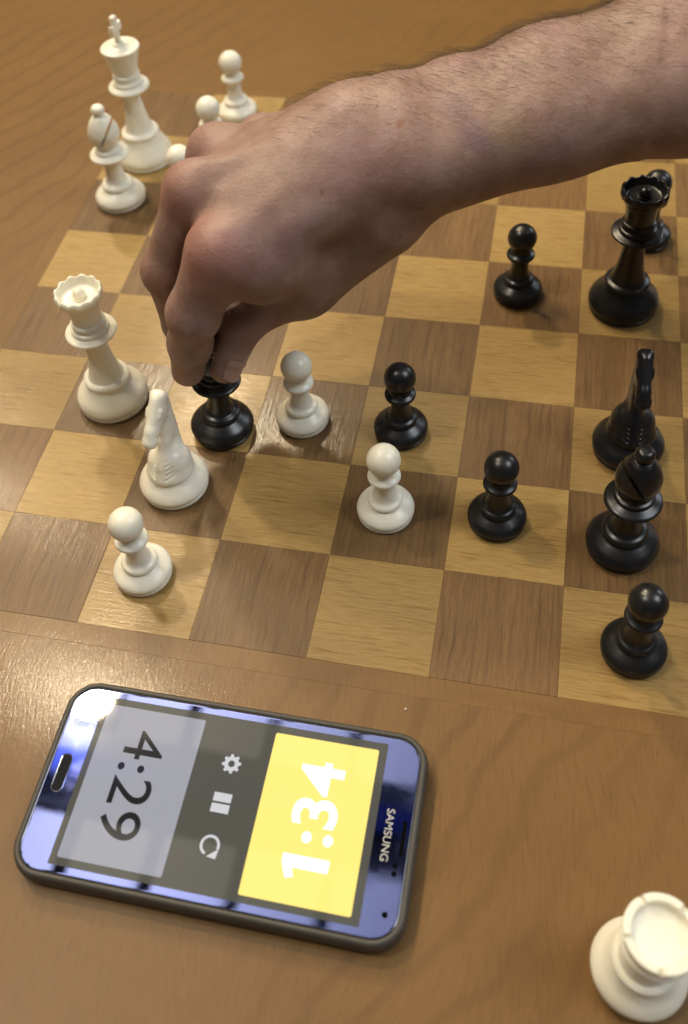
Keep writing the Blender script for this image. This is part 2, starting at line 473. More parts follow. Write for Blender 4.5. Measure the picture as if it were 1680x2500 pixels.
def bishop_meshes():
    base = spline(foot(15.7, 0) + [(15.9, 4.4), (15.5, 6.0), (14.0, 8.0), (11.6, 9.8), (9.8, 11.0), (9.2, 11.6, 1), (9.8, 12.4), (9.9, 13.4), (9.1, 14.6), (7.4, 15.6), (6.6, 16.6, 1)])
    stem = spline([(6.6, 16.6), (6.0, 18.5), (5.4, 23.0), (5.3, 28.0), (6.0, 31.6), (7.8, 33.6), (9.6, 34.2)])
    collar = spline([(9.6, 34.2), (11.4, 34.3), (12.1, 35.2), (11.6, 36.2), (9.8, 37.1), (8.4, 37.8, 1), (8.6, 38.6), (8.2, 39.6), (7.0, 40.2, 1), (6.6, 41.2), (6.6, 41.9, 1)])
    mit = spline([(0, 41.0), (6.4, 41.2, 1), (6.6, 42.0), (8.2, 44.6), (9.4, 48.6), (9.2, 52.4), (7.6, 57.0), (5.4, 60.4), (3.6, 62.0, 1), (3.4, 62.4), (0, 62.4)])
    mitre = lathe('bishop_mitre', mit, 64)
    bm = bmesh.new(); bm.from_mesh(mitre)
    bmesh.ops.remove_doubles(bm, verts=bm.verts, dist=1e-6)
    bmesh.ops.recalc_face_normals(bm, faces=bm.faces); bm.to_mesh(mitre); bm.free()
    ob = bpy.data.objects.new('cut_a', mitre); COL.objects.link(ob)
    bm = bmesh.new(); bmesh.ops.create_cube(bm, size=1.0)
    bmesh.ops.scale(bm, vec=(26 * MM, 30 * MM, 1.5 * MM), verts=bm.verts)
    bmesh.ops.rotate(bm, verts=bm.verts, matrix=Matrix.Rotation(math.radians(-58), 3, 'Y'))
    bmesh.ops.translate(bm, vec=(4.6 * MM, 0, 54.6 * MM), verts=bm.verts)
    cut = bpy.data.objects.new('cut_b', bm_mesh('cut', bm)); COL.objects.link(cut)
    md = ob.modifiers.new('cut', 'BOOLEAN'); md.operation = 'DIFFERENCE'; md.object = cut; md.solver = 'EXACT'
    dg = bpy.context.evaluated_depsgraph_get(); dg.update()
    me = bpy.data.meshes.new_from_object(ob.evaluated_get(dg)); me.name = 'bishop_mitre'
    for x in (ob, cut): bpy.data.objects.remove(x, do_unlink=True)
    me.materials.clear()
    me.polygons.foreach_set('use_smooth', [True] * len(me.polygons)); me.set_sharp_from_angle(angle=math.radians(35))
    fin = spline([(3.2, 62.2), (3.0, 62.9), (3.9, 64.2), (4.1, 65.6), (3.6, 67.2), (2.3, 68.3), (0, 68.6)])
    return [('base', lathe('bishop_base', base)), ('stem', lathe('bishop_stem', stem)), ('collar', lathe('bishop_collar', collar)), ('mitre', me), ('finial', lathe('bishop_finial', fin, 32))]

def rook_meshes():
    base = spline(foot(15.8, 0) + [(16.0, 4.4), (15.7, 6.2), (14.4, 8.4), (12.4, 11.0), (11.0, 13.6), (10.4, 15.2, 1), (10.9, 16.0), (10.9, 17.2), (10.0, 18.2), (8.8, 19.0, 1)])
    stem = spline([(8.8, 19.0), (8.0, 22.0), (7.3, 28.0), (7.4, 33.5), (8.6, 36.4), (10.4, 37.8)])
    tower = spline([(10.4, 37.8), (11.2, 38.2), (11.4, 39.2), (10.6, 39.9, 1), (10.7, 41.5), (11.7, 47.4, 1), (11.6, 48.0), (11.2, 48.2, 1), (9.4, 48.2, 1), (9.1, 47.8), (8.9, 45.4), (8.0, 44.4), (4.0, 43.8), (0, 43.7)], 5)
    N = 5
    def fz(r, z, a, i):
        if z > 46.2 and r > 8.8:
            ph = (a * N / (2 * math.pi) + 0.28) % 1.0
            d = min(ph, 1 - ph)
            if d < 0.055: return r, 46.2
        return r, z
    return [('base', lathe('rook_base', base)), ('stem', lathe('rook_stem', stem)), ('tower', lathe('rook_tower', tower, 160, fz, 40))]

# ---- signed-distance modelling for the organic shapes
def sd_cone(P, a, b, r1, r2, n=None, sq=1.0):
    a = np.asarray(a, np.float32); b = np.asarray(b, np.float32)
    ba = b - a
    h = np.clip(((P - a) @ ba) / max(float(ba @ ba), 1e-9), 0, 1).astype(np.float32)
    q = P - a - h[..., None] * ba
    if n is not None:
        n = np.asarray(n, np.float32); n = n / np.linalg.norm(n)
        q = q + (q @ n)[..., None] * n * (1.0 / sq - 1.0)
        return (np.sqrt((q * q).sum(-1)) - (r1 + (r2 - r1) * h)) * min(1.0, max(sq, 0.6))
    return np.sqrt((q * q).sum(-1)) - (r1 + (r2 - r1) * h)

def smin(a, b, k):
    h = np.maximum(k - np.abs(a - b), 0) / k
    return np.minimum(a, b) - h * h * k * 0.25
def smax(a, b, k): return -smin(-a, -b, k)

def grid_points(lo, hi, d):
    ax = [np.arange(l, h + d, d, dtype=np.float32) for l, h in zip(lo, hi)]
    return np.stack(np.meshgrid(*ax, indexing='ij'), -1), ax

def surface_nets(D, ax):
    """naive surface nets on a sampled distance field -> vertices, quads"""
    ins = D < 0
    nx, ny, nz = [n - 1 for n in D.shape]
    cnt = np.zeros((nx, ny, nz), np.int8)
    for i in (0, 1):
        for j in (0, 1):
            for k in (0, 1):
                cnt += ins[i:i + nx, j:j + ny, k:k + nz]
    act = (cnt > 0) & (cnt < 8)
    idx = -np.ones(act.shape, np.int64)
    ci = np.argwhere(act)
    idx[act] = np.arange(len(ci))
    acc = np.zeros((len(ci), 3)); num = np.zeros(len(ci))
    C8 = [(i, j, k) for i in (0, 1) for j in (0, 1) for k in (0, 1)]
    for a in C8:
        for m in range(3):
            if a[m]: continue
            b = list(a); b[m] = 1
            da = D[ci[:, 0] + a[0], ci[:, 1] + a[1], ci[:, 2] + a[2]].astype(float)
            db = D[ci[:, 0] + b[0], ci[:, 1] + b[1], ci[:, 2] + b[2]].astype(float)
            x = (da < 0) != (db < 0)
            t = np.where(x, da / np.where(x, da - db, 1), 0)
            p = np.tile(np.array(a, float), (len(ci), 1)); p[:, m] += t
            acc[x] += p[x]; num[x] += 1
    V = ci + acc / num[:, None]
    V = np.stack([ax[m][0] + V[:, m] * (ax[m][1] - ax[m][0]) for m in range(3)], -1)
    quads = []
    for m in range(3):
        u, w = (m + 1) % 3, (m + 2) % 3
        s0 = [slice(None)] * 3; s1 = [slice(None)] * 3
        s0[m] = slice(0, -1); s1[m] = slice(1, None)
        x = ins[tuple(s0)] != ins[tuple(s1)]
        e = np.argwhere(x)
        ok = (e[:, u] > 0) & (e[:, w] > 0) & (e[:, u] < D.shape[u] - 1) & (e[:, w] < D.shape[w] - 1)
        e = e[ok]
        def cell(du, dw):
            c = e.copy(); c[:, u] += du; c[:, w] += dw
            return idx[c[:, 0], c[:, 1], c[:, 2]]
        q = np.stack([cell(-1, -1), cell(0, -1), cell(0, 0), cell(-1, 0)], -1)
        flip = ~ins[tuple(s0)][e[:, 0], e[:, 1], e[:, 2]] if len(e) else np.zeros(0, bool)
        q[flip] = q[flip][:, ::-1]
        quads.append(q)
    return V, np.concatenate(quads)

def mesh_np(name, V, Q):
    me = bpy.data.meshes.new(name)
    me.vertices.add(len(V)); me.vertices.foreach_set('co', np.ascontiguousarray(V, np.float32).ravel())
    me.loops.add(len(Q) * 4); me.loops.foreach_set('vertex_index', Q.astype(np.int32).ravel())
    me.polygons.add(len(Q)); me.polygons.foreach_set('loop_start', np.arange(0, len(Q) * 4, 4, dtype=np.int32))
    me.polygons.foreach_set('use_smooth', np.ones(len(Q), bool))
    me.update(calc_edges=True); me.validate()
    return me

def knight_meshes():
    base = spline(foot(16.6, 0) + [(16.8, 4.6), (16.4, 6.4), (15.0, 8.6), (12.6, 11.0), (10.9, 13.0), (10.2, 14.6), (0, 14.8)])
    d = 0.45
    P, ax = grid_points((-15, -19, 12), (15, 17, 64), d)
    c = lambda *a, **k: sd_cone(P, *a, **k)
    X = (1, 0, 0)
    body = c((0, 0.0, 13.5), (0, 1.0, 18.0), 11.6, 10.4)
    body = smin(body, c((0, 2.4, 22), (0, 5.0, 36), 7.8, 5.0, X, 0.46), 3.0)
    body = smin(body, c((0, 5.0, 36), (0, 5.8, 53), 5.0, 4.6, X, 0.60), 3)
    body = smin(body, c((0, -7.6, 15), (0, 0.0, 33), 2.8, 1.8), 4)                                    # chest keel
    head = c((0, 5.0, 56.2), (0, -6.0, 47.2), 4.3, 3.4, X, 0.84)
    head = smin(head, c((0, -6.0, 47.2), (0, -9.6, 43.6), 3.3, 3.2), 1.5)
    head = smin(head, c((0, 3.0, 50.5), (0, -3.0, 45.5), 4.8, 3.4, X, 0.75), 2.5)
    body = smin(body, head, 2.2)
    body = smin(body, c((-1.3, 6.6, 58.0), (1.3, 6.6, 58.0), 2.5, 2.5), 1.5)                           # poll
    for s_ in (-1, 1):
        body = smin(body, c((s_ * 2.9, 0.6, 54.2), (s_ * 3.0, -1.4, 52.6), 1.3, 1.0), 0.9)             # brow
        body = smin(body, c((s_ * 2.3, -9.0, 44.6), (s_ * 2.2, -10.6, 43.0), 1.5, 1.2), 0.8)           # nostril
        body = smax(body, -c((s_ * 4.4, 6, 50), (s_ * 5.0, 5, 40), 0.9, 0.9), 1.0)
        for q in range(7):                                                                             # cut lines of chest and mane
            body = smax(body, -c((s_ * 2.6, -10.4 + q * 1.0, 17 + q * 2.2), (s_ * 9.4, -5.5 + q * 0.6, 20.5 + q * 2.2), 0.42, 0.42), 0.4)
            z0 = 24 + q * 4.0
            body = smax(body, -c((s_ * (5.2 - q * 0.3), 5.5, z0), (s_ * (4.0 - q * 0.3), 12, z0 - 3.2), 0.5, 0.5), 0.5)
    body = smin(body, c((0, 9.4, 24), (0, 9.8, 54), 3.2, 2.4), 2.0)                                    # mane ridge
    body = smax(body, -c((-6, -12.0, 41.8), (6, -12.0, 41.8), 0.7, 0.7), 0.5)                          # mouth
    body = smax(body, 13.6 - P[..., 2], 0.4)
    V, Q = surface_nets(body.astype(np.float32), ax)
    return [('base', lathe('knight_base', base)), ('horse', mesh_np('knight_horse', V * MM, Q))]

KINDS = dict(pawn=pawn_meshes(), queen=queen_meshes(), king=king_meshes(), bishop=bishop_meshes(), rook=rook_meshes(), knight=knight_meshes())
FELT = {k: lathe(k + '_felt', [(0, 0.0), (r - 1.4, 0.0), (r - 1.4, 0.45), (0, 0.45)], 40) for k, r in dict(pawn=13.4, queen=18.4, king=18.5, bishop=15.7, rook=15.8, knight=16.6).items()}
COLOURED = {}
def piece(kind, white, x, y, rz, label, group=None, loc=None, tilt=None, scale=1.0):
    cname = 'white' if white else 'black'
    root = empty(f'{cname}_{kind}', loc or (x * S, y * S, 0.0001), math.radians(rz))
    if tilt: root.rotation_euler = (Matrix.Rotation(tilt[1], 3, 'Y') @ Matrix.Rotation(tilt[0], 3, 'X') @ Matrix.Rotation(math.radians(rz), 3, 'Z')).to_euler()
    root.scale = (scale,) * 3
    tag(root, label, 'chess piece', group)
    if (kind, white) not in COLOURED:
        COLOURED[(kind, white)] = []
        for n, me in KINDS[kind]:
            m2 = me.copy(); m2.name = f'{cname}_{me.name}'; m2.materials.clear(); m2.materials.append(M_WHITE if white else M_BLACK)
            COLOURED[(kind, white)].append((n, m2))
        f2 = FELT[kind].copy(); f2.materials.clear(); f2.materials.append(M_FELT)
        COLOURED[(kind, white)].append(('felt_pad', f2))
    for n, me in COLOURED[(kind, white)]:
        link(n, me, None, root)
    return root

WP, BP = 'white pawns on the board', 'black pawns on the board'
piece('king', True, -1.494, 6.492, 81, 'white plastic king with a cross on top, at the far left of the board')
piece('bishop', True, -1.53, 5.628, 8, 'white plastic bishop with a slit mitre standing just in front of the white king')
piece('queen', True, -0.525, 2.482, 10, 'white plastic queen with a scalloped crown, left of the hand')
piece('knight', True, 0.42, 1.535, -6, 'white plastic knight with a horse head, in front of the white queen')
piece('pawn', True, -0.552, 7.56, 0, 'white pawn standing farthest back, above the hand', WP)
piece('pawn', True, -0.556, 6.525, 0, 'white pawn behind the hand, only its head showing between the king and the farthest pawn', WP)
piece('pawn', True, -0.62, 5.52, 0, 'white pawn mostly hidden by the knuckles, right beside the base of the white king', WP)
piece('pawn', True, 0.43, 0.556, 0, 'white pawn nearest to the phone, on the front row of the board', WP)
piece('pawn', True, 1.443, 2.475, 0, 'white pawn right beside the black bishop held in the hand', WP)
piece('pawn', True, 2.411, 1.517, 0, 'white pawn in the middle of the board, directly in front of a black pawn', WP)
piece('rook', True, 4.60, -1.81, 0, 'white plastic rook standing off the board at the lower right corner')
piece('pawn', False, 2.405, 2.462, 0, 'black pawn standing directly behind the middle white pawn', BP)
piece('pawn', False, 3.39, 1.577, 0, 'black pawn alone on a light square between the middle white pawn and the black bishop', BP)
piece('pawn', False, 3.34, 4.525, 0, 'black pawn below the forearm, left of the black queen', BP)
piece('pawn', False, 4.665, 5.56, 0, 'black pawn half hidden behind the black queen', BP)
piece('pawn', False, 4.555, 0.487, 0, 'black pawn on the front row at the right edge, in front of the black bishop', BP)
piece('queen', False, 4.425, 4.475, 10, 'black plastic queen with a scalloped crown at the right edge below the forearm')
piece('knight', False, 4.49, 2.555, 4, 'black plastic knight with a horse head, behind the standing black bishop')
piece('bishop', False, 4.452, 1.474, 200, 'black plastic bishop standing on the board between the black knight and the front pawn')
HELD = (0.69, 2.245)
piece('bishop', False, 0, 0, 120, 'black plastic bishop held between index finger and thumb', loc=(HELD[0] * S, HELD[1] * S, 0.0009), tilt=(math.radians(-2.2), math.radians(2.4)))

# ------------------------------------------------------------------ phone
PH = empty('smartphone', (1.68 * S, -1.306 * S, 0.0))
tag(PH, 'dark smartphone in a grey rubber case, lying face up and showing a chess clock', 'smartphone')
M_CASE = NT('grey_rubber'); _n = M_CASE.noise(M_CASE.obj_coord(), 900, 3)[0]
M_CASE.l(M_CASE.mix(_n, (0.050, 0.045, 0.036), (0.075, 0.068, 0.055)), M_CASE.p.inputs['Base Color'])
M_CASE.p.inputs['Roughness'].default_value = 0.55; M_CASE.bump(_n, 0.1, 0.0002); M_CASE = M_CASE.m
M_BEZEL = NT('blue_mirror_bezel')
M_BEZEL.p.inputs['Base Color'].default_value = (0.175, 0.215, 0.50, 1)
M_BEZEL.p.inputs['Metallic'].default_value = 1.0
_r = M_BEZEL.node('ShaderNodeMapRange'); M_BEZEL.l(M_BEZEL.noise(M_BEZEL.obj_coord(), 45, 5, 0.7)[0], _r.inputs[0]); _r.inputs[1].default_value = 0.45; _r.inputs[2].default_value = 0.75; _r.inputs[3].default_value = 0.012; _r.inputs[4].default_value = 0.11
M_BEZEL.l(_r.outputs[0], M_BEZEL.p.inputs['Roughness'])
M_BEZEL = M_BEZEL.m
M_CHROME = simple('chrome', (0.85, 0.85, 0.85), 0.15, 1.0)
M_BUTTON = simple('button_black', (0.005, 0.006, 0.010), 0.5, spec=0.08)
M_HOLE = simple('hole_black', (0.003, 0.003, 0.003), 0.8, spec=0.02)
def screen_mat(name, emit, e):
    return simple(name, (0.01, 0.01, 0.01), 0.025, 0.0, 0.25, emit, e)
M_SCR = screen_mat('screen_dark', (0.098, 0.094, 0.075), 1.0)
M_PALE = screen_mat('screen_pale', (0.40, 0.40, 0.45), 1.0)
M_YEL = screen_mat('screen_yellow', (1.0, 0.80, 0.20), 1.25)
M_INK = screen_mat('screen_ink', (0.012, 0.012, 0.014), 1.0)
M_WHT = screen_mat('screen_white', (1.0, 1.0, 1.0), 1.6)
M_ICON = screen_mat('screen_icon', (0.72, 0.72, 0.74), 1.0)
M_LETTER = simple('silver_print', (0.40, 0.40, 0.40), 0.5, 0.2)

def rrect(hx, hy, r, n=10):
    pts = []
    for cx, cy, a0 in ((hx - r, hy - r, 0), (-hx + r, hy - r, 90), (-hx + r, -hy + r, 180), (hx - r, -hy + r, 270)):
        for k in range(n + 1):
            a = math.radians(a0 + 90 * k / n)
            pts.append((cx + r * math.cos(a), cy + r * math.sin(a)))
    return pts
def loft(name, rings, cap0=True, cap1=True, smooth=True):
    """rings: list of (pts, z) in mm with equal counts"""
    verts, faces = [], []
    n = len(rings[0][0])
    for pts, z in rings: verts += [(x * MM, y * MM, z * MM) for x, y in pts]
    for i in range(len(rings) - 1):
        for k in range(n):
            k2 = (k + 1) % n
            faces.append((i * n + k, i * n + k2, (i + 1) * n + k2, (i + 1) * n + k))
    if cap0: faces.append(tuple(range(n))[::-1])
    if cap1: faces.append(tuple((len(rings) - 1) * n + k for k in range(n)))
    return mesh_from(name, verts, faces, smooth, 40)
HX, HY, CR = 74.0, 38.9, 12.5
rr = lambda ins: rrect(HX - ins, HY - ins, max(CR - ins, 1.0))
case_rings = [(rr(2.6), 0.0), (rr(1.0), 0.6), (rr(0.2), 2.2), (rr(0.0), 4.5), (rr(0.1), 7.4), (rr(0.5), 9.2), (rr(1.1), 10.1), (rr(1.8), 10.45), (rr(2.5), 10.3), (rr(2.9), 9.8), (rr(3.0), 9.0)]
link('case', loft('case', case_rings, True, True), M_CASE, PH)
gl = [(rr(3.02), 9.05), (rr(3.05), 9.75), (rr(3.4), 9.95), (rr(3.8), 9.98)]
bez = link('bezel', loft('bezel', gl, False, True, False), M_BEZEL, PH)
rim = [(rr(3.02), 9.6), (rr(3.02), 10.0), (rr(3.25), 10.12), (rr(3.45), 10.0), (rr(3.45), 9.7)]
link('chrome_rim', loft('chrome_rim', rim, False, False), simple('rim_metal', (0.30, 0.30, 0.33), 0.22, 1.0), bez)

def flat(name, pts, z, th, mat, parent):
    return link(name, loft(name, [(pts, z), (pts, z + th)], False, True, False), mat, parent)
def shift(pts, dx, dy): return [(x + dx, y + dy) for x, y in pts]
disp = flat('display', shift(rrect(58.0, 32.9, 0.4, 2), -0.1, 0.0), 9.98, 0.03, M_SCR, PH)
pale = flat('pale_timer_panel', shift(rrect(20.3, 30.0, 0.7, 3), -35.2, 0.0), 10.01, 0.02, M_PALE, disp)
yel = flat('yellow_timer_panel', shift(rrect(20.4, 30.1, 0.7, 3), 34.3, -0.2), 10.01, 0.02, M_YEL, disp)

def text_mesh(name, body, width, height, rotz, cx, cy, z, mat, parent, offset=0.0, xs=1.0):
    cu = bpy.data.curves.new(name, 'FONT')
    cu.body = body; cu.size = 1.0; cu.resolution_u = 8; cu.offset = offset
    cu.fill_mode = 'FRONT'
    ob = bpy.data.objects.new(name, cu); COL.objects.link(ob)
    dg = bpy.context.evaluated_depsgraph_get(); dg.update()
    me = bpy.data.meshes.new_from_object(ob.evaluated_get(dg)); me.name = name
    bpy.data.objects.remove(ob, do_unlink=True)
    n = len(me.vertices); co = np.zeros(n * 3, np.float32); me.vertices.foreach_get('co', co); co = co.reshape(-1, 3)
    lo, hi = co.min(0), co.max(0)
    co[:, 0] = (co[:, 0] - (lo[0] + hi[0]) / 2) * width / (hi[0] - lo[0]); co[:, 1] = (co[:, 1] - (lo[1] + hi[1]) / 2) * height / (hi[1] - lo[1])
    c, s_ = math.cos(rotz), math.sin(rotz)
    out = np.zeros_like(co)
    out[:, 0] = (c * co[:, 0] - s_ * co[:, 1] + cx) * MM; out[:, 1] = (s_ * co[:, 0] + c * co[:, 1] + cy) * MM; out[:, 2] = z * MM
    me.vertices.foreach_set('co', out.ravel()); me.update()
    me.materials.clear()
    return link(name, me, mat, parent)
text_mesh('timer_digits', '4:29', 41.8, 16.2, -math.pi / 2, -36.1, 0.6, 10.055, M_INK, disp, 0.0)
text_mesh('timer_digits', ':34', 30.4, 17.0, math.pi / 2, 35.2, 6.4, 10.055, M_WHT, disp, 0.020)
flat('timer_digit_one', [(26.7, -13.4), (26.7, -16.2), (29.0, -21.8), (31.9, -21.0), (30.7, -17.9), (43.9, -17.9), (43.9, -13.4)][::-1], 10.03, 0.025, M_WHT, disp)
text_mesh('brand_lettering', 'SAMSUNG', 18.6, 2.9, -math.pi / 2, 62.8, -0.5, 10.01, M_LETTER, bez, 0.004)

# gear, pause bars, reload arrow
def ring_mesh(name, outer, inner, z):
    n = len(outer)
    verts = [(x * MM, y * MM, z * MM) for x, y in outer] + [(x * MM, y * MM, z * MM) for x, y in inner]
    return mesh_from(name, verts, [(k, (k + 1) % n, n + (k + 1) % n, n + k) for k in range(n)], False)
NG = 128
go, gi = [], []
for k in range(NG):
    a = 2 * math.pi * k / NG
    t = (a * 8 / (2 * math.pi)) % 1
    r = 3.75 if t < 0.36 else (2.9 if 0.46 < t < 0.9 else (3.75 - (t - 0.36) * 8.5 if t <= 0.46 else 2.9 + (t - 0.9) * 8.5))
    go.append((-0.4 + r * math.cos(a), 14.8 + r * math.sin(a))); gi.append((-0.4 + 1.3 * math.cos(a), 14.8 + 1.3 * math.sin(a)))
link('gear_icon', ring_mesh('gear_icon', go, gi, 10.05), M_ICON, disp)
for dy in (2.05, -2.05):
    flat('pause_bar', shift(rrect(3.5, 1.65, 0.1, 1), -0.4, -0.3 + dy), 10.02, 0.03, M_ICON, disp)
av, af = [], []
n = 40
for k in range(n + 1):
    a = math.radians(-18 + 268 * k / n)
    for r in (2.75, 3.75): av.append(((-0.5 + r * math.cos(a)) * MM, (-15.9 + r * math.sin(a)) * MM, 10.05 * MM))
af = [(2 * k, 2 * k + 1, 2 * k + 3, 2 * k + 2) for k in range(n)]
a = math.radians(-62); i0 = len(av)
for dx, dy in ((-1.5, -1.5), (2.1, -1.9), (2.5, 1.7)):
    av.append(((0.6 + dx) * MM, (-18.4 + dy) * MM, 10.05 * MM))
af.append((i0, i0 + 1, i0 + 2))
link('restart_icon', mesh_from('restart_icon', av, af, False), M_ICON, disp)

home = link('home_button', loft('home_button', [(shift(rrect(2.0, 7.2, 1.9, 6), -65.1, 0.0), 9.9), (shift(rrect(2.0, 7.2, 1.9, 6), -65.1, 0.0), 10.15), (shift(rrect(1.7, 6.9, 1.6, 6), -65.1, 0.0), 10.2)], False, True, False), M_BUTTON, PH)
hr = lambda i: shift(rrect(2.45 - i, 7.65 - i, 2.3 - i, 6), -65.1, 0.0)
link('chrome_ring', loft('chrome_ring', [(hr(0), 9.95), (hr(0.05), 10.2), (hr(0.25), 10.28), (hr(0.45), 10.16)], False, False), M_CHROME, home)
flat('earpiece', shift(rrect(0.72, 6.4, 0.7, 5), 68.5, -1.0), 9.985, 0.02, M_HOLE, bez)
circ = lambda r, x, y, n=20: [(x + r * math.cos(2 * math.pi * k / n), y + r * math.sin(2 * math.pi * k / n)) for k in range(n)]
flat('proximity_sensor', circ(0.95, 67.2, -10.7), 9.985, 0.02, M_HOLE, bez)
flat('proximity_sensor', circ(0.95, 67.1, -13.5), 9.985, 0.02, M_HOLE, bez)
flat('front_camera', circ(1.05, 66.1, -27.3), 9.985, 0.02, M_HOLE, bez)

# ------------------------------------------------------------------ hand and forearm
#HANDBEGIN
def build_hand():
    J = dict(W=(2.494, 3.167, 2.75), A1=(3.44, 3.52, 2.95), A2=(4.465, 3.801, 3.15), A3=(7.3, 4.50, 3.70),
             I0=(1.04, 2.13, 2.38), I1=(0.765, 2.03, 1.78), I2=(0.640, 2.09, 1.36), I3=(0.548, 2.10, 0.985),
             M0=(0.724, 2.596, 2.600), M1=(0.410, 2.435, 1.860), M2=(0.43, 2.40, 1.25), M3=(0.48, 2.40, 0.88),
             R0=(0.735, 3.20, 2.55), R1=(0.45, 3.00, 1.85), R2=(0.755, 2.92, 1.30), R3=(1.05, 2.84, 1.34),
             P0=(0.99, 3.68, 2.37), P1=(0.85, 3.42, 1.85), P2=(1.08, 3.25, 1.58), P3=(1.32, 3.18, 1.58),
             T3=(0.868, 2.196, 0.97), T2=(1.034, 2.449, 1.370), T1=(1.543, 2.658, 1.620), T0=(2.206, 2.889, 2.200))
    J = {k: np.array(v, np.float32) for k, v in J.items()}
    d = 0.030
    PF, ax = grid_points((-0.10, 1.55, 0.62), (7.4, 5.5, 4.6), d)
    nsub = int(np.searchsorted(ax[0], 4.2)); zsub = int(np.searchsorted(ax[2], 3.85)); ysub = int(np.searchsorted(ax[1], 4.8))
    P = PF
    sd = lambda a, b, r1, r2, n=None, sq=1.0: sd_cone(P, a, b, r1, r2, n, sq)
    # forearm and wrist: two bones wide
    side = np.array((-0.25, 0.93, 0.27)); side /= np.linalg.norm(side)
    arm = None
    for sgn in (-1, 1):
        for a, b, r1, r2, o1, o2 in (('W', 'A1', 0.365, 0.385, 0.20, 0.20), ('A1', 'A2', 0.385, 0.462, 0.20, 0.21), ('A2', 'A3', 0.462, 0.67, 0.21, 0.24)):
            q = sd(J[a] + side * sgn * o1, J[b] + side * sgn * o2, r1, r2)
            arm = q if arm is None else smin(arm, q, 0.25)
    full = arm
    P = PF[:nsub, :ysub, :zsub]
    arm = full[:nsub, :ysub, :zsub]
    # ulna head
    arm = smin(arm, sd(J['W'] + side * 0.42 + (0.25, 0.05, 0.14), J['W'] + side * 0.42 + (0.32, 0.06, 0.15), 0.20, 0.20), 0.16)
    # back of the hand
    palm = arm
    for m, r1, r2, off in (('I0', 0.30, 0.24, -0.16), ('M0', 0.31, 0.22, -0.02), ('R0', 0.30, 0.215, 0.14), ('P0', 0.27, 0.19, 0.22)):
        palm = smin(palm, sd(J['W'] + side * off + (-0.22, 0, 0.02), J[m] + (0.10, 0.02, -0.06), r1, r2), 0.26)
    palm = smin(palm, sd(J['W'] + (-0.5, -0.1, -0.2), (J['I0'] + J['M0']) / 2 + (0.35, 0.1, -0.22), 0.30, 0.27), 0.25)
    palm = smin(palm, sd(J['W'] + (-0.4, 0.25, -0.25), J['P0'] + (0.35, -0.1, -0.22), 0.30, 0.24), 0.25)
    # flesh filling the dips between the metacarpals
    palm = smin(palm, sd((J['I0'] + J['M0']) / 2 + (0.30, 0.12, -0.03), J['W'] + (-0.6, -0.05, 0.05), 0.255, 0.31), 0.24)
    palm = smin(palm, sd((J['R0'] + J['M0']) / 2 + (0.30, 0.05, -0.03), J['W'] + (-0.6, 0.1, 0.05), 0.22, 0.30), 0.2)
    # side of the index knuckle and wrist flesh
    palm = smin(palm, sd(J['I0'] + (0.20, 0.04, -0.12), J['I0'] * 0.45 + J['I1'] * 0.55 + (0.10, 0.02, 0.02), 0.21, 0.165), 0.14)
    palm = smin(palm, sd(J['T0'] + (0.05, 0.05, 0.12), J['A1'] - side * 0.12, 0.20, 0.32), 0.24)
    # thumb side
    palm = smin(palm, sd(J['T0'], J['T1'], 0.31, 0.262), 0.28)
    palm = smin(palm, sd(J['T1'] + (0.02, 0.10, 0.14), J['I0'] + (0.38, 0.16, -0.26), 0.24, 0.21), 0.28)   # web
    palm = smin(palm, sd(J['T1'] + (-0.16, 0.10, 0.10), J['I0'] + (0.28, 0.10, -0.36), 0.17, 0.16), 0.14)
    palm = smin(palm, sd((1.20, 2.72, 1.72), (1.65, 2.95, 1.95), 0.28, 0.33), 0.2)
    # knuckles
    for m, r in (('I0', 0.218), ('M0', 0.205), ('R0', 0.185), ('P0', 0.16)):
        palm = smin(palm, sd(J[m] + (0.0, 0, 0.01), J[m] + (0.04, 0.0, 0.03), r, r), 0.16)
    # extensor tendons
    for m in ('I0', 'M0'):
        t0 = J['W'] * 0.40 + J[m] * 0.60 + (0, 0, 0.215); t1 = J[m] + (0.12, 0.02, 0.170)
        palm = smin(palm, sd(t0, t1, 0.03, 0.04), 0.14)
    def finger(ids, rs, kk=0.07):
        f = None
        for k in range(len(ids) - 1):
            q = sd(J[ids[k]], J[ids[k + 1]], rs[k], rs[k + 1])
            f = q if f is None else smin(f, q, kk)
        return f
    def joint(f, at, r, k=0.08): return smin(f, sd(J[at], J[at] + (0.01, 0, 0), r, r), k)
    fi = finger(('I0', 'I1', 'I2', 'I3'), (0.250, 0.210, 0.176, 0.150), 0.13)
    fm = finger(('M0', 'M1', 'M2', 'M3'), (0.215, 0.190, 0.150, 0.12))
    fm = joint(fm, 'M1', 0.200)
    fr = finger(('R0', 'R1', 'R2', 'R3'), (0.215, 0.195, 0.20, 0.19))
    fp = finger(('P0', 'P1', 'P2', 'P3'), (0.18, 0.165, 0.14, 0.12))
    ft = finger(('T1', 'T2', 'T3'), (0.250, 0.205, 0.152), 0.10)
    ft = joint(ft, 'T1', 0.262)
    D = None
    for f, k in ((fi, 0.11), (fm, 0.11), (fr, 0.10), (fp, 0.10), (ft, 0.14)):
        g = smin(palm, f, k)
        D = g if D is None else smin(D, g, 0.02)
    full[:nsub, :ysub, :zsub] = D
    V, Q = surface_nets(full.astype(np.float32), ax)
    return V, Q, J
HV, HQ, HJ = build_hand()
#HANDEND

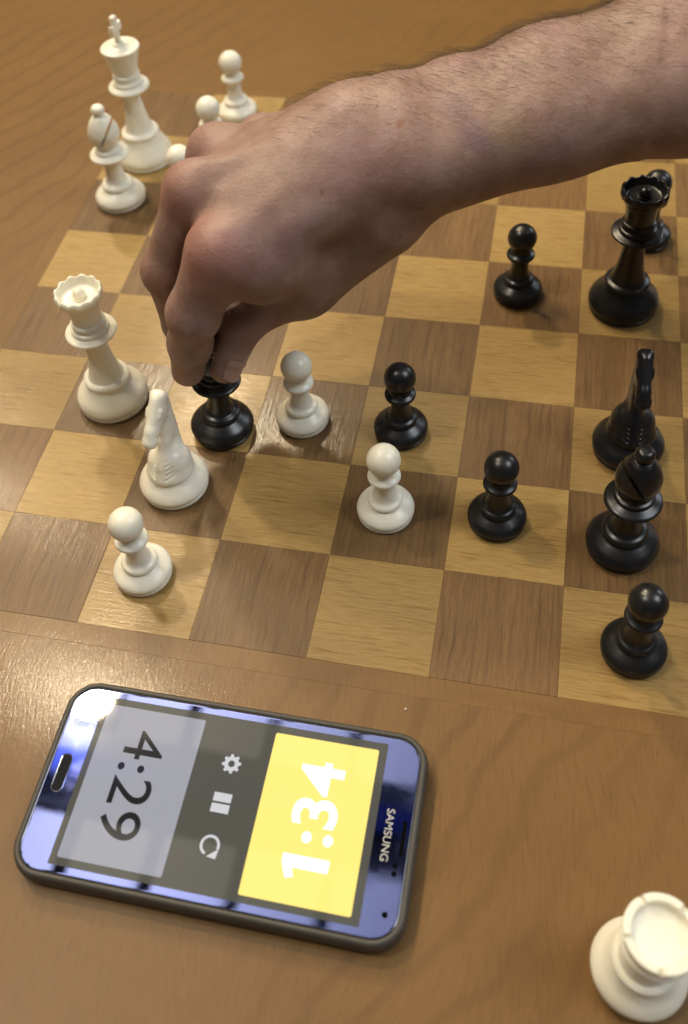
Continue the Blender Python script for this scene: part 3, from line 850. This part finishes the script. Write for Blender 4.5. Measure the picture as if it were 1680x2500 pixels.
def skin():
    t = NT('skin')
    v = t.obj_coord()
    big = t.noise(v, 26, 3, 0.55)[0]
    mid = t.noise(v, 95, 4, 0.6)[0]
    fine = t.noise(v, 420, 3, 0.6)[0]
    c = t.ramp(big, [(0.30, (0.265, 0.155, 0.110)), (0.44, (0.322, 0.200, 0.150)), (0.56, (0.335, 0.207, 0.168)), (0.70, (0.322, 0.178, 0.150))])
    c = t.mix(t.ramp(mid, [(0.36, (0.6, 0.6, 0.6)), (0.56, (0, 0, 0))]), c, (0.235, 0.132, 0.095))
    c = t.mix(t.ramp(mid, [(0.55, (0, 0, 0)), (0.75, (0.6, 0.6, 0.6))]), c, (0.37, 0.262, 0.2))
    blot = t.noise(v, 48, 2, 0.5)[0]
    c = t.mix(t.ramp(blot, [(0.56, (0, 0, 0)), (0.74, (0.5, 0.5, 0.5))]), c, (0.34, 0.205, 0.195))
    # reddish knuckles
    for j, r, col, a in (('I0', 0.42, (0.40, 0.165, 0.125), 0.75), ('M0', 0.36, (0.40, 0.165, 0.125), 0.75), ('R0', 0.3, (0.40, 0.175, 0.135), 0.6), ('M1', 0.3, (0.38, 0.175, 0.125), 0.5), ('I1', 0.3, (0.37, 0.175, 0.125), 0.3)):
        d = t.node('ShaderNodeVectorMath', operation='DISTANCE')
        t.l(v, d.inputs[0]); d.inputs[1].default_value = tuple(float(x) * S for x in HJ[j])
        m = t.node('ShaderNodeMapRange'); m.interpolation_type = 'SMOOTHSTEP'
        t.l(d.outputs['Value'], m.inputs[0])
        m.inputs[1].default_value = r * S; m.inputs[2].default_value = 0.10 * S
        m.inputs[3].default_value = 0.0; m.inputs[4].default_value = a
        c = t.mix(m.outputs[0], c, col)
    # purple veins / bruises on the wrist
    vein = t.noise(t.mapping(v, (14, 40, 14), math.radians(12)), 1.0, 2, 0.5, 0.6)[0]
    c = t.mix(t.ramp(vein, [(0.60, (0, 0, 0)), (0.72, (0.38, 0.38, 0.38))]), c, (0.27, 0.175, 0.19))
    # bruise, yellowed patch and moles of the wrist
    for pt, r, col, a in (((2.775, 3.07, 3.163), 0.16, (0.20, 0.115, 0.125), 0.60), ((2.975, 2.89, 3.078), 0.17, (0.20, 0.115, 0.125), 0.62), ((3.16, 2.90, 3.09), 0.22, (0.34, 0.25, 0.14), 0.38),
                          ((1.843, 2.452, 2.768), 0.026, (0.14, 0.07, 0.045), 0.6), ((3.753, 3.099, 3.271), 0.05, (0.25, 0.12, 0.06), 0.55), ((2.375, 2.892, 3.124), 0.05, (0.26, 0.11, 0.06), 0.7), ((2.575, 2.628, 2.545), 0.035, (0.14, 0.06, 0.04), 0.7)):
        jit = t.node('ShaderNodeVectorMath', operation='MULTIPLY_ADD')
        t.l(t.noise(v, 160, 2)[1], jit.inputs[0]); jit.inputs[1].default_value = (r * S * 1.2,) * 3; t.l(v, jit.inputs[2])
        d = t.node('ShaderNodeVectorMath', operation='DISTANCE')
        t.l(jit.outputs[0], d.inputs[0]); d.inputs[1].default_value = tuple(q * S + r * S * 0.6 for q in pt)
        m = t.node('ShaderNodeMapRange'); m.interpolation_type = 'SMOOTHSTEP'
        t.l(d.outputs['Value'], m.inputs[0])
        m.inputs[1].default_value = r * S * 1.15; m.inputs[2].default_value = r * S * 0.35; m.inputs[3].default_value = 0.0; m.inputs[4].default_value = a
        c = t.mix(m.outputs[0], c, col)
    # freckles
    vo = t.node('ShaderNodeTexVoronoi'); vo.inputs['Scale'].default_value = 105
    t.l(v, vo.inputs['Vector'])
    sel = t.math('GREATER_THAN', t.noise(v, 60, 2)[0], 0.60)
    fr = t.math('MULTIPLY', t.ramp(vo.outputs['Distance'], [(0.05, (0.75, 0.75, 0.75)), (0.14, (0, 0, 0))]), sel)
    c = t.mix(fr, c, (0.22, 0.10, 0.06))
    t.l(c, t.p.inputs['Base Color'])
    t.p.inputs['Roughness'].default_value = 0.50
    t.p.inputs['Specular IOR Level'].default_value = 0.42
    t.p.inputs['Subsurface Weight'].default_value = 0.22
    t.p.inputs['Subsurface Radius'].default_value = (0.006, 0.0022, 0.0012)
    t.p.inputs['Subsurface Scale'].default_value = 1.0
    vb = t.node('ShaderNodeTexVoronoi'); vb.inputs['Scale'].default_value = 900
    t.l(v, vb.inputs['Vector'])
    h = t.math('ADD', t.math('MULTIPLY', vb.outputs['Distance'], 0.5), t.math('ADD', fine, t.math('MULTIPLY', mid, 0.7)))
    # creases over the thumb joint
    for j, ax_, rad, per in (('T2', HJ['T3'] - HJ['T2'], 0.26, 0.0021), ('I1', HJ['I2'] - HJ['I1'], 0.20, 0.0023), ('W', HJ['I0'] - HJ['W'], 0.0, 0.003)):
        if rad == 0.0: continue
        ax_ = ax_ / np.linalg.norm(ax_)
        sub = t.node('ShaderNodeVectorMath', operation='SUBTRACT'); t.l(v, sub.inputs[0]); sub.inputs[1].default_value = tuple(float(q) * S for q in HJ[j])
        dt = t.node('ShaderNodeVectorMath', operation='DOT_PRODUCT'); t.l(sub.outputs[0], dt.inputs[0]); dt.inputs[1].default_value = tuple(float(q) for q in ax_)
        ph = t.math('MULTIPLY', t.math('ADD', dt.outputs['Value'], t.math('MULTIPLY', mid, 0.004)), 2 * math.pi / per)
        wv = t.math('POWER', t.math('ABSOLUTE', t.math('SINE', ph)), 0.35)
        ln = t.node('ShaderNodeVectorMath', operation='LENGTH'); t.l(sub.outputs[0], ln.inputs[0])
        m = t.node('ShaderNodeMapRange'); m.interpolation_type = 'SMOOTHSTEP'; t.l(ln.outputs['Value'], m.inputs[0])
        m.inputs[1].default_value = (rad + 0.10) * S; m.inputs[2].default_value = rad * 0.75 * S; m.inputs[3].default_value = 0.0; m.inputs[4].default_value = 1.1
        h = t.math('ADD', h, t.math('MULTIPLY', wv, m.outputs[0]))
    t.bump(h, 0.34, 0.0006)
    return t.m

person = empty('person', (2.4 * S, 3.7 * S, 0.0))
tag(person, 'bare forearm and hand of a person reaching in to move the black bishop', 'person')
hand_me = mesh_np('forearm_and_hand', HV * S, HQ)
hand = link('forearm_and_hand', hand_me, skin(), person)
hand.matrix_parent_inverse = Matrix.Translation(-person.location)

# thumb nail
def nail():
    ax_ = HJ['T3'] - HJ['T2']; ax_ = ax_ / np.linalg.norm(ax_)
    dor = np.array((0.86, -0.42, 0.25)); dor = dor - ax_ * (dor @ ax_); dor /= np.linalg.norm(dor)
    lat = np.cross(ax_, dor)
    c = HJ['T3'] - ax_ * 0.05
    verts, faces = [], []
    nu, nv = 9, 9
    for i in range(nu):
        for j in range(nv):
            u = -1 + 2 * i / (nu - 1); w = -1 + 2 * j / (nv - 1)
            uu = u * math.sqrt(1 - 0.35 * w * w); ww = w * math.sqrt(1 - 0.25 * u * u)
            ang = ww * 0.80
            r = 0.158 + 0.010 * u * u * (u < 0) * -1.2 + 0.014 * (u < 0) 
            verts.append((c + ax_ * uu * 0.125 + dor * r * math.cos(ang) + lat * r * math.sin(ang)) * S)
    for i in range(nu - 1):
        for j in range(nv - 1):
            faces.append((i * nv + j, i * nv + j + 1, (i + 1) * nv + j + 1, (i + 1) * nv + j))
    return mesh_from('thumb_nail', verts, faces)
nl = link('thumb_nail', nail(), simple('nail', (0.36, 0.22, 0.16), 0.33), person)
nl.matrix_parent_inverse = Matrix.Translation(-person.location)

# fine dark hair on the forearm
def arm_hair():
    rnd = np.random.RandomState(7)
    n = len(hand_me.vertices)
    nr = np.zeros(n * 3, np.float32); hand_me.vertices.foreach_get('normal', nr); nr = nr.reshape(-1, 3)
    axis = HJ['W'] - HJ['A2']; axis = axis / np.linalg.norm(axis)
    x = HV[:, 0]
    side = np.array((-0.25, 0.93, 0.27))
    w = np.clip((x - 1.3) / 1.6, 0, 1) * np.clip(nr @ side * 0.75 + nr[:, 2] * 0.35 + 0.12, 0, 1) * (x < 7.0)
    w = w / w.sum()
    pick = rnd.choice(n, 8000, False, w)
    verts, faces = [], []
    for i in pick:
        p = HV[i].astype(float); nn = nr[i].astype(float)
        dirv = axis * 0.85 + np.array((0, 0, -0.25)) * 0.3 + side * 0.25 + rnd.normal(0, 0.22, 3)
        dirv = dirv - nn * (dirv @ nn); dirv /= np.linalg.norm(dirv) + 1e-9
        L = rnd.uniform(0.05, 0.19); r0 = 0.0011
        sd_ = np.cross(dirv, nn)
        base = len(verts)
        for k in range(4):
            t = k / 3
            c = p + dirv * L * t + nn * (0.055 * math.sin(t * 2.2) * L / 0.16)
            r = r0 * (1 - 0.75 * t)
            for q in range(3):
                a = 2 * math.pi * q / 3
                verts.append((c + (sd_ * math.cos(a) + nn * math.sin(a)) * r) * S)
        for k in range(3):
            for q in range(3):
                q2 = (q + 1) % 3
                faces.append((base + k * 3 + q, base + k * 3 + q2, base + k * 3 + 3 + q2, base + k * 3 + 3 + q))
    return mesh_from('arm_hair', verts, faces)
hair = link('arm_hair', arm_hair(), simple('brown_hair', (0.075, 0.046, 0.026), 0.5), person)
hair.matrix_parent_inverse = Matrix.Translation(-person.location)
tag(hair, kind='stuff')

# ------------------------------------------------------------------ a crumb on the table
bm = bmesh.new(); bmesh.ops.create_icosphere(bm, subdivisions=2, radius=0.00045)
for v_ in bm.verts: v_.co *= 0.75 + 0.5 * random.Random(hash((round(v_.co.x, 6), round(v_.co.y, 6)))).random()
crumb = link('crumb', bm_mesh('crumb', bm), simple('crumb_white', (0.75, 0.70, 0.62), 0.8), None, (2.86 * S, -0.30 * S, 0.0005))
tag(crumb, 'tiny white crumb on the bare wood just above the top right corner of the phone', 'crumb')
